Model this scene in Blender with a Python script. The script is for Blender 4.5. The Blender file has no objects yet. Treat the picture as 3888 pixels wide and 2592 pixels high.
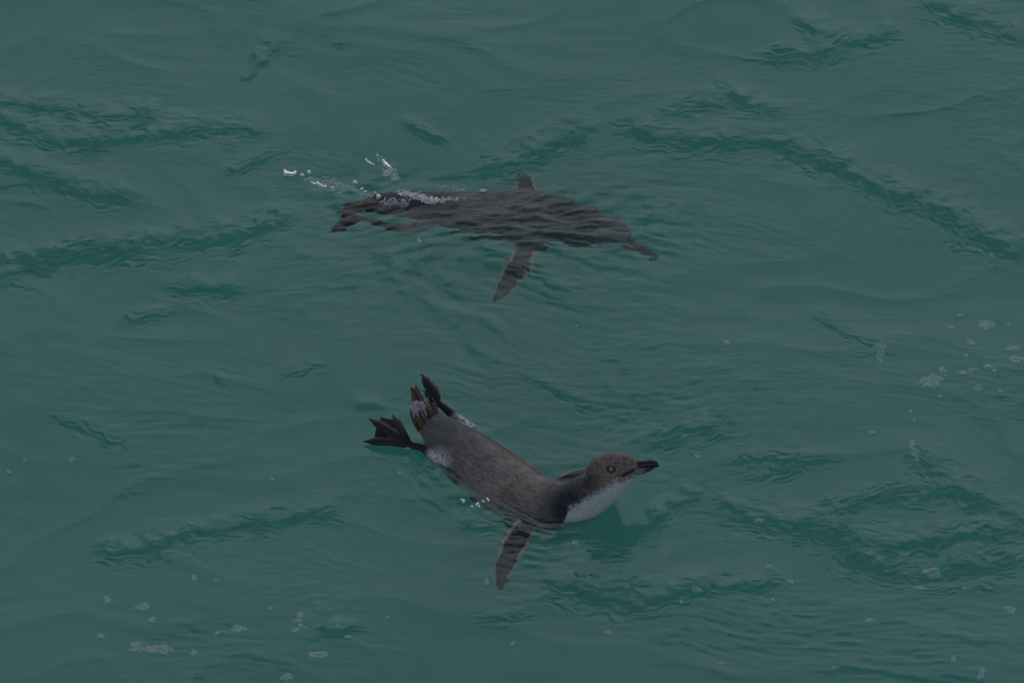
import bpy, bmesh, math, random
import numpy as np
from mathutils import Vector, Matrix
from mathutils.bvhtree import BVHTree

random.seed(7)
rng = np.random.default_rng(11)
scene = bpy.context.scene
COL = scene.collection

# ------------------------------------------------------------------ camera
TH = math.radians(42.0)          # how steeply the camera looks down at the water
DIST = 13.0
LENS, SENSOR = 200.0, 22.2
W = SENSOR / LENS
PXM = 3888 / (W * DIST)          # photo pixels per metre at the subject
CAM = np.array([0.0, -DIST * math.cos(TH), DIST * math.sin(TH)])
FWD = np.array([0.0, math.cos(TH), -math.sin(TH)])
RGT = np.array([1.0, 0.0, 0.0])
UPV = np.array([0.0, math.sin(TH), math.cos(TH)])
cd = bpy.data.cameras.new('camera')
cd.lens = LENS; cd.sensor_width = SENSOR; cd.clip_start = 0.1; cd.clip_end = 3000
cam = bpy.data.objects.new('camera', cd); COL.objects.link(cam)
cam.location = CAM
cam.rotation_euler = (math.pi / 2 - TH, 0, 0)
scene.camera = cam

# ------------------------------------------------------------------ sky, sun, exposure
SUN_EL, SUN_AZ = math.radians(37), math.radians(6)       # azimuth measured from +Y to the right
world = bpy.data.worlds.new('World'); scene.world = world; world.use_nodes = True
nt = world.node_tree; nt.nodes.clear()
out = nt.nodes.new('ShaderNodeOutputWorld'); bg = nt.nodes.new('ShaderNodeBackground')
sky = nt.nodes.new('ShaderNodeTexSky'); sky.sky_type = 'NISHITA'; sky.sun_disc = False
sky.sun_elevation = SUN_EL; sky.sun_rotation = SUN_AZ
sky.air_density = 1.0; sky.dust_density = 0.3; sky.ozone_density = 1.0
hs = nt.nodes.new('ShaderNodeHueSaturation'); hs.inputs['Saturation'].default_value = 0.6   # thin overcast
nt.links.new(sky.outputs[0], hs.inputs['Color']); nt.links.new(hs.outputs[0], bg.inputs['Color'])
bg.inputs['Strength'].default_value = 0.15
nt.links.new(bg.outputs[0], out.inputs['Surface'])
sl = bpy.data.lights.new('sun', 'SUN'); sl.energy = 0.5; sl.angle = math.radians(42); sl.color = (0.96, 0.95, 1.0)
sun = bpy.data.objects.new('sun', sl); COL.objects.link(sun)
sdir = Vector((math.sin(SUN_AZ) * math.cos(SUN_EL), math.cos(SUN_AZ) * math.cos(SUN_EL), math.sin(SUN_EL)))
sun.rotation_euler = sdir.to_track_quat('Z', 'Y').to_euler(); sun.location = sdir * 50
vs = scene.view_settings
vs.view_transform = 'Standard'; vs.look = 'None'; vs.gamma = 1.0; vs.exposure = -1.2; vs.use_curve_mapping = False
cy = scene.cycles
cy.use_denoising = True
cy.max_bounces = 8; cy.volume_bounces = 3; cy.transmission_bounces = 6; cy.glossy_bounces = 3; cy.diffuse_bounces = 2
cy.use_light_tree = False; world.cycles.sampling_method = 'NONE'     # the overcast sky is smooth
cy.transparent_max_bounces = 12
cy.caustics_reflective = True; cy.caustics_refractive = True; cy.blur_glossy = 0.0
cy.sample_clamp_indirect = 6.0
cy.use_adaptive_sampling = False

# ------------------------------------------------------------------ pixel helpers (photo pixels)
def ray(px, py):
    d = FWD + RGT * ((px - 1944) / 3888 * W) - UPV * ((py - 1296) / 3888 * W)
    return d / np.linalg.norm(d)
def P(px, py, z=0.0):
    """point at height z that shows at the pixel (in air)"""
    d = ray(px, py)
    return CAM + d * ((z - CAM[2]) / d[2])
def PW(px, py, z):
    """point at height z (<0: seen through the refracting surface)"""
    if z >= 0: return P(px, py, z)
    p = P(px, py, 0.0); d = ray(px, py)
    h = d[:2] / 1.333
    dn = math.sqrt(1 - h @ h)
    return p + np.array([h[0], h[1], -dn]) * (-z / dn)
def norm(v):
    v = np.asarray(v, float); return v / (np.linalg.norm(v) + 1e-12)

# ------------------------------------------------------------------ noise
_perm = rng.permutation(256)
_grad = np.stack([np.cos(np.arange(256) * 2.399963), np.sin(np.arange(256) * 2.399963)], 1)
def perlin(x, y, seed=0):
    xi = np.floor(x).astype(np.int64); yi = np.floor(y).astype(np.int64)
    xf = x - xi; yf = y - yi
    u = xf * xf * xf * (xf * (xf * 6 - 15) + 10); v = yf * yf * yf * (yf * (yf * 6 - 15) + 10)
    def g(ix, iy, dx, dy):
        h = _perm[(_perm[(ix + seed * 37) & 255] + iy + seed * 11) & 255]
        return _grad[h, 0] * dx + _grad[h, 1] * dy
    a = g(xi, yi, xf, yf); b = g(xi + 1, yi, xf - 1, yf)
    c = g(xi, yi + 1, xf, yf - 1); d = g(xi + 1, yi + 1, xf - 1, yf - 1)
    return (a + (b - a) * u) * (1 - v) + (c + (d - c) * u) * v

# ------------------------------------------------------------------ materials
def new_mat(name):
    m = bpy.data.materials.new(name); m.use_nodes = True
    n = m.node_tree.nodes; n.clear()
    o = n.new('ShaderNodeOutputMaterial')
    return m, n, m.node_tree.links, o
def simple(name, col, rough=0.5, spec=0.5, noise=0.0, scale=200.0, bump=0.0):
    m, n, l, o = new_mat(name)
    b = n.new('ShaderNodeBsdfPrincipled'); b.inputs['Roughness'].default_value = rough
    b.inputs['Specular IOR Level'].default_value = spec
    tc = n.new('ShaderNodeTexCoord'); nz = n.new('ShaderNodeTexNoise'); nz.inputs['Scale'].default_value = scale; nz.inputs['Detail'].default_value = 4
    l.new(tc.outputs['Object'], nz.inputs['Vector'])
    mp = n.new('ShaderNodeMapRange'); mp.inputs['To Min'].default_value = 1 - noise; mp.inputs['To Max'].default_value = 1 + noise
    mp.inputs['From Min'].default_value = 0.25; mp.inputs['From Max'].default_value = 0.75
    l.new(nz.outputs['Fac'], mp.inputs['Value'])
    mx = n.new('ShaderNodeVectorMath'); mx.operation = 'SCALE'; mx.inputs[0].default_value = col
    l.new(mp.outputs[0], mx.inputs['Scale']); l.new(mx.outputs[0], b.inputs['Base Color'])
    if bump:
        bp = n.new('ShaderNodeBump'); bp.inputs['Strength'].default_value = bump; bp.inputs['Distance'].default_value = 0.001
        l.new(nz.outputs['Fac'], bp.inputs['Height']); l.new(bp.outputs[0], b.inputs['Normal'])
    l.new(b.outputs[0], o.inputs['Surface'])
    return m

def water_material():
    m, n, l, o = new_mat('turbid_sea_water')
    fr = n.new('ShaderNodeFresnel'); fr.inputs['IOR'].default_value = 1.333
    gl = n.new('ShaderNodeBsdfGlass'); gl.inputs['IOR'].default_value = 1.333; gl.inputs['Roughness'].default_value = 0.09
    gl.inputs['Color'].default_value = (1, 1, 1, 1)
    tc = n.new('ShaderNodeTexCoord')
    # capillary ripples finer than the mesh
    mpg = n.new('ShaderNodeMapping'); mpg.inputs['Scale'].default_value = (1.0, 1.7, 1.0)
    l.new(tc.outputs['Object'], mpg.inputs['Vector'])
    nz = n.new('ShaderNodeTexNoise'); nz.inputs['Scale'].default_value = 90; nz.inputs['Detail'].default_value = 2; nz.inputs['Distortion'].default_value = 0.6
    l.new(mpg.outputs[0], nz.inputs['Vector'])
    bp = n.new('ShaderNodeBump'); bp.inputs['Strength'].default_value = 0.12; bp.inputs['Distance'].default_value = 0.002
    l.new(nz.outputs['Fac'], bp.inputs['Height']); l.new(bp.outputs[0], gl.inputs['Normal'])
    l.new(gl.outputs[0], o.inputs['Surface'])
    S = 2.2
    sc = n.new('ShaderNodeVolumeScatter'); sc.inputs['Density'].default_value = S; sc.inputs['Color'].default_value = (1, 1, 1, 1)
    sc.inputs['Anisotropy'].default_value = 0.0
    ab = n.new('ShaderNodeVolumeAbsorption'); ab.inputs['Density'].default_value = 2.0
    # absorption coefficient = density * (1 - colour)
    ab.inputs['Color'].default_value = (1 - 1.95 / 2, 1 - 0.05 / 2, 1 - 0.30 / 2, 1)
    ad = n.new('ShaderNodeAddShader'); l.new(sc.outputs[0], ad.inputs[0]); l.new(ab.outputs[0], ad.inputs[1])
    l.new(ad.outputs[0], o.inputs['Volume'])
    return m

# ------------------------------------------------------------------ water surface
SC = 3888 / 2352
CRESTS = [  # crest lines read off the photograph (on a 2352-wide copy): points, height mm, width mm, ripple
    ([(-60, 225), (90, 246), (215, 262), (330, 265), (420, 262)], 4.0, 16, 1.0),
    ([(-60, 270), (60, 295), (160, 330), (300, 318), (420, 300), (520, 290), (620, 300)], 4.5, 17, 1.0),
    ([(-60, 360), (80, 395), (170, 430), (260, 450), (330, 462)], 4.2, 15, 1.0),
    ([(-30, 660), (40, 615), (120, 585), (260, 572), (400, 560), (520, 540), (610, 508), (690, 480)], 5.2, 18, 1.2),
    ([(-40, 600), (80, 588), (180, 560), (300, 545)], 3.0, 14, 1.0),
    ([(360, 655), (430, 658), (530, 664), (600, 655)], 4.0, 12, 1.1),
    ([(230, 750), (350, 720), (420, 700)], 2.6, 12, 1.0),
    ([(470, 410), (600, 365), (680, 330)], 2.6, 12, 0.7),
    ([(540, 215), (600, 130), (665, 70)], 2.6, 12, 0.7),
    ([(730, 255), (800, 270)], 2.6, 12, 1.0),
    ([(740, 90), (810, 105)], 2.2, 12, 1.0),
    ([(890, 262), (980, 300), (1040, 350)], 2.6, 9, 1.0),
    ([(1060, 405), (1180, 370), (1270, 330), (1340, 300), (1400, 268)], 4.6, 18, 1.2),
    ([(1390, 268), (1500, 312), (1620, 325), (1760, 320), (1860, 345), (1950, 390), (2050, 440), (2150, 480), (2230, 520), (2300, 560), (2380, 600)], 4.4, 18, 1.2),
    ([(1480, 270), (1600, 245), (1700, 235)], 3.0, 14, 1.0),
    ([(1630, 170), (1690, 230), (1750, 245), (1820, 268)], 4.4, 15, 0.9),
    ([(1720, 125), (1850, 120), (1950, 95), (2090, 60)], 3.8, 16, 1.0),
    ([(1820, 30), (1860, 65), (1930, 97)], 3.4, 13, 0.8),
    ([(2100, 0), (2230, 40), (2380, 105)], 4.2, 18, 1.1),
    ([(190, 1265), (320, 1265), (390, 1240), (500, 1215), (620, 1195), (720, 1177), (810, 1158)], 4.0, 14, 1.1),
    ([(1470, 1035), (1560, 990), (1640, 970), (1730, 955)], 3.8, 16, 1.2),
    ([(1600, 1140), (1740, 1185), (1860, 1205), (1940, 1240), (1985, 1290), (2080, 1318), (2200, 1312), (2380, 1265)], 4.6, 18, 1.3),
    ([(2070, 1005), (2150, 1090), (2250, 1150), (2380, 1200)], 4.6, 17, 1.2),
    ([(1840, 1185), (1990, 1140), (2080, 1122), (2200, 1132)], 3.2, 15, 1.3),
    ([(1830, 1180), (1900, 1215), (2000, 1235), (2120, 1250), (2250, 1225), (2380, 1215)], 4.4, 16, 1.3),
    ([(1230, 1328), (1340, 1362), (1450, 1380), (1540, 1362), (1640, 1340), (1800, 1325), (1830, 1320)], 4.2, 15, 1.2),
    ([(1290, 1335), (1380, 1352), (1470, 1345), (1540, 1315)], 2.2, 8, 0.6),
    ([(1470, 1232), (1540, 1160), (1600, 1120), (1650, 1075)], 3.6, 13, 0.9),
    ([(1040, 1210), (1130, 1205), (1220, 1232), (1330, 1240)], 3.0, 12, 0.8),
    ([(1210, 1250), (1340, 1230), (1450, 1195)], 2.6, 9, 0.5),
    ([(690, 1470), (780, 1455), (850, 1428)], 2.8, 11, 0.8),
    ([(1050, 1410), (1180, 1418), (1260, 1412)], 1.6, 9, 0.8),
    ([(1060, 555), (1180, 600), (1320, 690)], 1.6, 10, 0.5),
    ([(480, 840), (530, 905)], 1.8, 9, 0.5),
    ([(80, 935), (210, 990), (330, 1040)], 1.5, 10, 0.7),
    ([(620, 860), (700, 845), (770, 825)], 2.0, 10, 0.8),
    ([(1180, 840), (1290, 910), (1400, 950)], 1.5, 10, 0.6),
    ([(1820, 700), (1960, 760), (2080, 830)], 1.4, 12, 0.8),
    ([(1690, 1100), (1850, 1060), (1960, 1050)], 2.0, 11, 1.2),
    ([(780, 940), (850, 930), (920, 935)], 2.4, 10, 0.5),
    ([(1640, 1060), (1760, 1040), (1900, 1070)], 2.2, 11, 1.2),
]

def chaikin(pts, it=3):
    pts = np.asarray(pts, float)
    for _ in range(it):
        a = pts[:-1] * 0.75 + pts[1:] * 0.25; b = pts[:-1] * 0.25 + pts[1:] * 0.75
        pts = np.concatenate([pts[:1], np.stack([a, b], 1).reshape(-1, 2), pts[-1:]])
    return pts

def build_water():
    fx, fy, st = 0.86, 0.94, 0.0021
    def axis(half):
        core = np.arange(-half, half + st / 2, st)
        o, s = [], st
        p = core[-1]
        while p < 400:
            s *= 1.28; p += s; o.append(p)
        o = np.array(o); return np.concatenate([-o[::-1], core, o])
    X, Y = axis(fx), axis(fy)
    nx, ny = len(X), len(Y)
    gx, gy = np.meshgrid(X, Y)
    x, y = gx.ravel(), gy.ravel()
    r = np.hypot(x, y)
    far = np.clip(1 - (r - 4.0) / 30.0, 0, 1)          # fine waves only where they can be told apart
    # warped coordinates, crests lie mostly across the view
    wx = x + 0.10 * perlin(x * 2.3, y * 2.6, 1) + 0.03 * perlin(x * 7, y * 8, 2)
    wy = y + 0.10 * perlin(x * 2.1, y * 2.9, 3) + 0.03 * perlin(x * 6, y * 9, 4)
    z = 0.008 * perlin(wx * 1.6, wy * 2.2, 5) + 0.004 * perlin(wx * 3.4 + 3, wy * 4.6, 6)
    rid = (1 - np.abs(perlin(wx * 4.1 + .3 * wy, wy * 7.5, 7)) * 2.2)
    z += 0.0014 * np.clip(rid, 0, 1) ** 3
    chop = np.clip(0.5 + 1.3 * perlin(x * 2.0 + 9, y * 2.4, 8), 0.0, 1)
    z += 0.0009 * perlin(wx * 16, wy * 26, 9) * (0.4 + chop)
    rip = np.zeros_like(x); hh = np.zeros_like(x)
    jx = 0.004 * perlin(x * 60, y * 60, 25) + 0.007 * perlin(x * 26, y * 26, 21) + 0.010 * perlin(x * 9, y * 9, 22)
    jy = 0.004 * perlin(x * 60, y * 60, 26) + 0.007 * perlin(x * 28, y * 28, 23) + 0.010 * perlin(x * 9 + 5, y * 9, 24)
    sel = np.nonzero((np.abs(x) < 1.3) & (np.abs(y) < 1.4))[0]
    sx, sy = (x + jx)[sel], (y + jy)[sel]
    for pts, A, wd, rp in CRESTS:
        pts = chaikin(pts, 2)
        wp = np.array([P(a * SC, b * SC)[:2] for a, b in pts])
        lo, hi = wp.min(0) - 0.12, wp.max(0) + 0.12
        k = np.nonzero((sx > lo[0]) & (sx < hi[0]) & (sy > lo[1]) & (sy < hi[1]))[0]
        px, py = sx[k], sy[k]
        best = np.full(len(k), 9.0); tt = np.zeros(len(k)); sg = np.zeros(len(k))
        L = np.concatenate([[0], np.cumsum(np.linalg.norm(np.diff(wp, axis=0), axis=1))])
        for i in range(len(wp) - 1):
            a, b = wp[i], wp[i + 1]; ab = b - a; ll = ab @ ab + 1e-12
            t = np.clip(((px - a[0]) * ab[0] + (py - a[1]) * ab[1]) / ll, 0, 1)
            dx, dy = px - a[0] - t * ab[0], py - a[1] - t * ab[1]
            d = np.hypot(dx, dy); m = d < best
            best[m] = d[m]; tt[m] = (L[i] + t * math.sqrt(ll))[m]
            s = np.where(dy < 0, 1.0, -1.0); sg[m] = s[m]
        ends = np.clip(np.minimum(tt, L[-1] - tt) / 0.05, 0, 1); ends = ends * ends * (3 - 2 * ends)
        wv = wd * 1e-3
        d = best * sg
        prof = np.where(d > 0, np.exp(-(d / (wv * 0.80)) ** 2), np.exp(-(d / (wv * 1.8)) ** 2))
        amp = np.clip(0.45 + 0.8 * np.abs(perlin(tt * 14 + A * 7, tt * 0 + A, 31)) + 0.5 * perlin(tt * 48 + A * 3, d * 40 + A, 32), .1, 1.5)
        hh[sel[k]] += 1.6 * A * 1e-3 * prof * ends * amp
        rr = np.exp(-((d - wv * 0.6) / (wv * 2.2)) ** 2) * ends * rp
        ph = d / 0.0085 + 1.2 * perlin(tt * 30 + A, d * 60, 33) * 2
        mod = np.clip(0.5 + 1.6 * perlin(tt * 22 + 3 * A, d * 90, 34), 0, 1.3)
        rip[sel[k]] += 0.00150 * rr * np.sin(ph * 2 * math.pi) * mod
    # patches of fine wind ripples, crests drawn out across the view
    pat = np.clip(-0.05 + 1.9 * perlin(x * 3.1 + 4, y * 4.2 + 2, 51), 0, 1)
    near = np.exp(-(r / 1.6) ** 4)
    z += near * (0.20 + pat) * (0.00110 * perlin(wx * 30 + 0.4 * wy * 30, wy * 75, 52) + 0.00060 * perlin(wx * 62 - 20 * wy, wy * 150, 53))
    z += near * pat * 0.0006 * (1 - np.abs(perlin(wx * 12 + wy * 5, wy * 36, 54)) * 2)
    pat2 = np.clip(0.35 + 1.6 * perlin(x * 5.3 + 1, y * 6.1 + 8, 56), 0, 1)
    z += near * (0.25 + pat2) * (0.00055 * perlin(wx * 48 + 14 * wy, wy * 150, 55) + 0.00022 * perlin(wx * 100 - 30 * wy, wy * 300, 57))
    z = z * far + hh + rip
    # turbulence round the swimming birds
    def bump(px, py, rx, ry):
        c = P(px, py); return np.exp(-(((x - c[0]) / rx) ** 2 + ((y - c[1]) / ry) ** 2))
    tb = 0.8 * bump(1480, 1010, .07, .06) + 0.7 * bump(1830, 1330, .06, .08) + 0.6 * bump(1700, 1640, .09, .09) + bump(1380, 690, .10, .07) + 0.8 * bump(1600, 740, .09, .05) + .7 * bump(1640, 950, .10, .09) + 0.6 * bump(1780, 1180, .09, .10) + 0.5 * bump(1900, 1990, .10, .06) + 0.4 * bump(1060, 1720, .06, .06)
    z += tb * (0.0036 * perlin(wx * 22, wy * 26, 41) + 0.0014 * perlin(wx * 55, wy * 60, 42))
    # rings spreading from the bird that floats
    ax = np.array([P(a, b)[:2] for a, b in ((1640, 1640), (1800, 1770), (1960, 1890), (2080, 1940), (2230, 1930))])
    db = np.full(len(x), 9.0)
    for i in range(len(ax) - 1):
        ab = ax[i + 1] - ax[i]; t = np.clip(((x - ax[i, 0]) * ab[0] + (y - ax[i, 1]) * ab[1]) / (ab @ ab), 0, 1)
        db = np.minimum(db, np.hypot(x - ax[i, 0] - t * ab[0], y - ax[i, 1] - t * ab[1]))
    db = db + 0.012 * perlin(x * 14, y * 14, 61)
    z += 0.00075 * np.sin(db / 0.017 * 2 * math.pi) * np.exp(-np.clip(db - .045, 0, 9) / .055) * np.clip(0.35 + 1.3 * perlin(x * 9, y * 9, 62), 0, 1.2)
    z += 0.0020 * np.exp(-((db - .046) / .012) ** 2) * (0.6 + 0.9 * perlin(x * 30, y * 30, 63))
    tb2 = 1.25 * bump(2250, 860, .16, .09) + 1.2 * bump(1900, 830, .20, .07) + bump(1960, 1060, .08, .10) + 1.3 * bump(1955, 2100, .06, .12) + 1.6 * bump(1800, 1880, .07, .05) + 1.3 * bump(1330, 830, .06, .05)
    z += tb2 * (0.0008 * perlin(wx * 55 - wy * 35, wy * 85 + wx * 15, 43) + 0.0017 * perlin(wx * 26, wy * 44, 44) + 0.0004 * perlin(wx * 110 - wy * 60, wy * 170, 46))
    tb3 = bump(1330, 800, .07, .05)
    z += tb3 * 0.0012 * perlin(wx * 35, wy * 75, 45)
    ZZ = z.reshape(ny, nx)
    v = np.stack([x, y, z], 1)
    idx = np.arange(nx * ny).reshape(ny, nx)
    f = np.stack([idx[:-1, :-1], idx[:-1, 1:], idx[1:, 1:], idx[1:, :-1]], -1).reshape(-1, 4)
    nb = len(v); BZ = -0.55
    cor = np.array([[X[0], Y[0], BZ], [X[-1], Y[0], BZ], [X[-1], Y[-1], BZ], [X[0], Y[-1], BZ]])
    v = np.concatenate([v, cor])
    me = bpy.data.meshes.new('water')
    sides = [list(idx[0, ::-1]) + [nb, nb + 1], list(idx[:, -1][::-1]) + [nb + 1, nb + 2], list(idx[-1, :]) + [nb + 2, nb + 3], list(idx[:, 0]) + [nb + 3, nb]]
    loops = np.concatenate([f.ravel()] + [np.array(s) for s in sides] + [np.array([nb + 3, nb + 2, nb + 1, nb])])
    tot = np.concatenate([np.full(len(f), 4), [len(s) for s in sides], [4]])
    start = np.concatenate([[0], np.cumsum(tot)[:-1]])
    me.vertices.add(len(v)); me.vertices.foreach_set('co', v.ravel().astype(np.float32))
    me.loops.add(len(loops)); me.loops.foreach_set('vertex_index', loops.astype(np.int32))
    me.polygons.add(len(tot)); me.polygons.foreach_set('loop_start', start.astype(np.int32))
    sm = np.ones(len(tot), bool); sm[len(f):] = False
    me.polygons.foreach_set('use_smooth', sm)
    me.update(calc_edges=True); me.validate()
    ob = bpy.data.objects.new('water', me); COL.objects.link(ob)
    ob['kind'] = 'structure'; ob['label'] = 'milky turquoise sea water with small rippled waves'
    me.materials.append(water_material())
    def height(px_, py_):
        i = np.clip(np.searchsorted(X, px_), 1, nx - 1); j = np.clip(np.searchsorted(Y, py_), 1, ny - 1)
        return float(ZZ[j, i])
    return ob, height
water, wheight = build_water()

sb = bpy.data.meshes.new('backscatter_plate')  # added opaque plate standing in for the lower, light-scattering water
g = 380
sb.from_pydata([(-g, -g, -0.34), (g, -g, -0.34), (g, g, -0.34), (-g, g, -0.34)], [], [(0, 1, 2, 3)])
sbo = bpy.data.objects.new('backscatter_plate', sb); COL.objects.link(sbo); sbo['kind'] = 'structure'
sb.materials.append(simple('deep_water_turquoise', (0.30, 0.72, 0.66), 0.9, 0.1, 0.1, 3.0))  # turquoise light scattered back from deep water, put into the colour

# ------------------------------------------------------------------ mesh helpers
class Loft:
    """closed tube through rings; keeps its axis so that points can be measured against it"""
    def __init__(s, rings, up=(0, 0, 1), seg=28, kind='body'):
        # ring: (centre, half width, half height up, half height down)
        s.kind = kind
        C = np.array([r[0] for r in rings], float); R = np.array([r[1:4] for r in rings], float)
        # resample with a Catmull-Rom spline
        n = len(C); Cs, Rs = [], []
        for i in range(n - 1):
            k = [max(i - 1, 0), i, i + 1, min(i + 2, n - 1)]
            for t in np.linspace(0, 1, 6, endpoint=False):
                w = np.array([-t + 2 * t * t - t ** 3, 2 - 5 * t * t + 3 * t ** 3, t + 4 * t * t - 3 * t ** 3, -t * t + t ** 3]) / 2
                Cs.append(w @ C[k]); Rs.append(w @ R[k])
        Cs.append(C[-1]); Rs.append(R[-1])
        s.C = np.array(Cs); s.R = np.maximum(np.array(Rs), 0.0004)
        T = np.gradient(s.C, axis=0); s.T = T / np.linalg.norm(T, axis=1)[:, None]
        up = np.asarray(up, float)
        if up.ndim == 1: up = np.repeat(up[None], len(s.C), 0)
        else: up = np.array([up[min(int(i * len(up) / len(s.C)), len(up) - 1)] for i in range(len(s.C))])
        s.S = np.cross(s.T, up); s.S /= np.linalg.norm(s.S, axis=1)[:, None]     # right-hand side of travel
        s.U = np.cross(s.S, s.T)
        s.L = np.concatenate([[0], np.cumsum(np.linalg.norm(np.diff(s.C, axis=0), axis=1))])
        s.seg = seg
    def mesh(s):
        a = np.arange(s.seg) / s.seg * 2 * math.pi
        V = []
        for c, r, S, U in zip(s.C, s.R, s.S, s.U):
            hv = np.where(np.sin(a) > 0, r[1], r[2])
            V.append(c + np.outer(np.cos(a) * r[0], S) + np.outer(np.sin(a) * hv, U))
        V = np.concatenate(V); n = len(s.C); g = s.seg
        F = []
        for i in range(n - 1):
            for j in range(g):
                k = (j + 1) % g
                F.append((i * g + j, i * g + k, (i + 1) * g + k, (i + 1) * g + j))
        V = np.concatenate([V, [s.C[0] - s.T[0] * s.R[0].min() * .6, s.C[-1] + s.T[-1] * s.R[-1].min() * .6]])
        p, q = n * g, n * g + 1
        for j in range(g):
            k = (j + 1) % g
            F.append((p, k, j)); F.append((q, (n - 1) * g + j, (n - 1) * g + k))
        F = [tuple(reversed(f)) for f in F]
        return V, F
    def measure(s, pts):
        """normalised distance to the axis, length along it, side, height coordinates"""
        best = np.full(len(pts), 1e9); si = np.zeros(len(pts)); cs = np.zeros(len(pts)); ch = np.zeros(len(pts))
        for i in range(len(s.C)):
            d = pts - s.C[i]
            al = d @ s.T[i]; x = d @ s.S[i]; y = d @ s.U[i]
            rr = np.where(y > 0, s.R[i, 1], s.R[i, 2])
            seg = max(s.L[min(i + 1, len(s.L) - 1)] - s.L[max(i - 1, 0)], 1e-4)
            q = np.sqrt((x / s.R[i, 0]) ** 2 + (y / rr) ** 2)
            e = q + (np.maximum(np.abs(al) - seg * 0.5, 0) / (s.R[i].max() * 0.5)) * 2 + np.abs(al) * 3
            m = e < best
            best[m] = e[m]; si[m] = s.L[i] + al[m]; cs[m] = x[m] / s.R[i, 0]; ch[m] = y[m] / rr[m]
        return best, si, cs, ch

def mesh_obj(name, V, F, mats, parent=None, origin=None, smooth=True):
    o = np.zeros(3) if origin is None else np.asarray(origin)
    me = bpy.data.meshes.new(name); me.from_pydata([tuple(v) for v in (np.asarray(V) - o)], [], [tuple(int(i) for i in f) for f in F])
    if smooth: me.polygons.foreach_set('use_smooth', np.ones(len(me.polygons), bool))
    for m in (mats if isinstance(mats, (list, tuple)) else [mats]): me.materials.append(m)
    ob = bpy.data.objects.new(name, me); COL.objects.link(ob)
    if parent is not None: ob.parent = parent
    return ob

def join(parts):
    V, F, n = [], [], 0
    for v, f in parts:
        V.append(np.asarray(v, float)); F += [tuple(i + n for i in q) for q in f]; n += len(v)
    return np.concatenate(V), F

def remesh(V, F, voxel, smooth=4, fac=0.5):
    """one continuous skin round overlapping closed pieces"""
    me = bpy.data.meshes.new('tmp'); me.from_pydata([tuple(v) for v in V], [], F)
    bm = bmesh.new(); bm.from_mesh(me); bmesh.ops.recalc_face_normals(bm, faces=bm.faces); bm.to_mesh(me); bm.free()
    ob = bpy.data.objects.new('tmp', me); COL.objects.link(ob)
    md = ob.modifiers.new('r', 'REMESH'); md.mode = 'VOXEL'; md.voxel_size = voxel; md.adaptivity = 0
    if smooth:
        ms = ob.modifiers.new('s', 'SMOOTH'); ms.iterations = smooth; ms.factor = fac
    dg = bpy.context.evaluated_depsgraph_get(); dg.update()
    ev = bpy.data.meshes.new_from_object(ob.evaluated_get(dg))
    n = len(ev.vertices); v = np.zeros(n * 3, np.float32); ev.vertices.foreach_get('co', v); v = v.reshape(-1, 3).astype(float)
    f = [tuple(p.vertices) for p in ev.polygons]
    ed = np.zeros(len(ev.edges) * 2, np.int32); ev.edges.foreach_get('vertices', ed)
    bpy.data.objects.remove(ob); bpy.data.meshes.remove(me); bpy.data.meshes.remove(ev)
    return v, f, ed.reshape(-1, 2)

def relax(a, ed, it=2):
    n = len(a); cnt = np.bincount(ed.ravel(), minlength=n) + 1e-9
    for _ in range(it):
        s = np.bincount(ed[:, 0], a[ed[:, 1]], n) + np.bincount(ed[:, 1], a[ed[:, 0]], n)
        a = 0.5 * a + 0.5 * s / cnt
    return a

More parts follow.
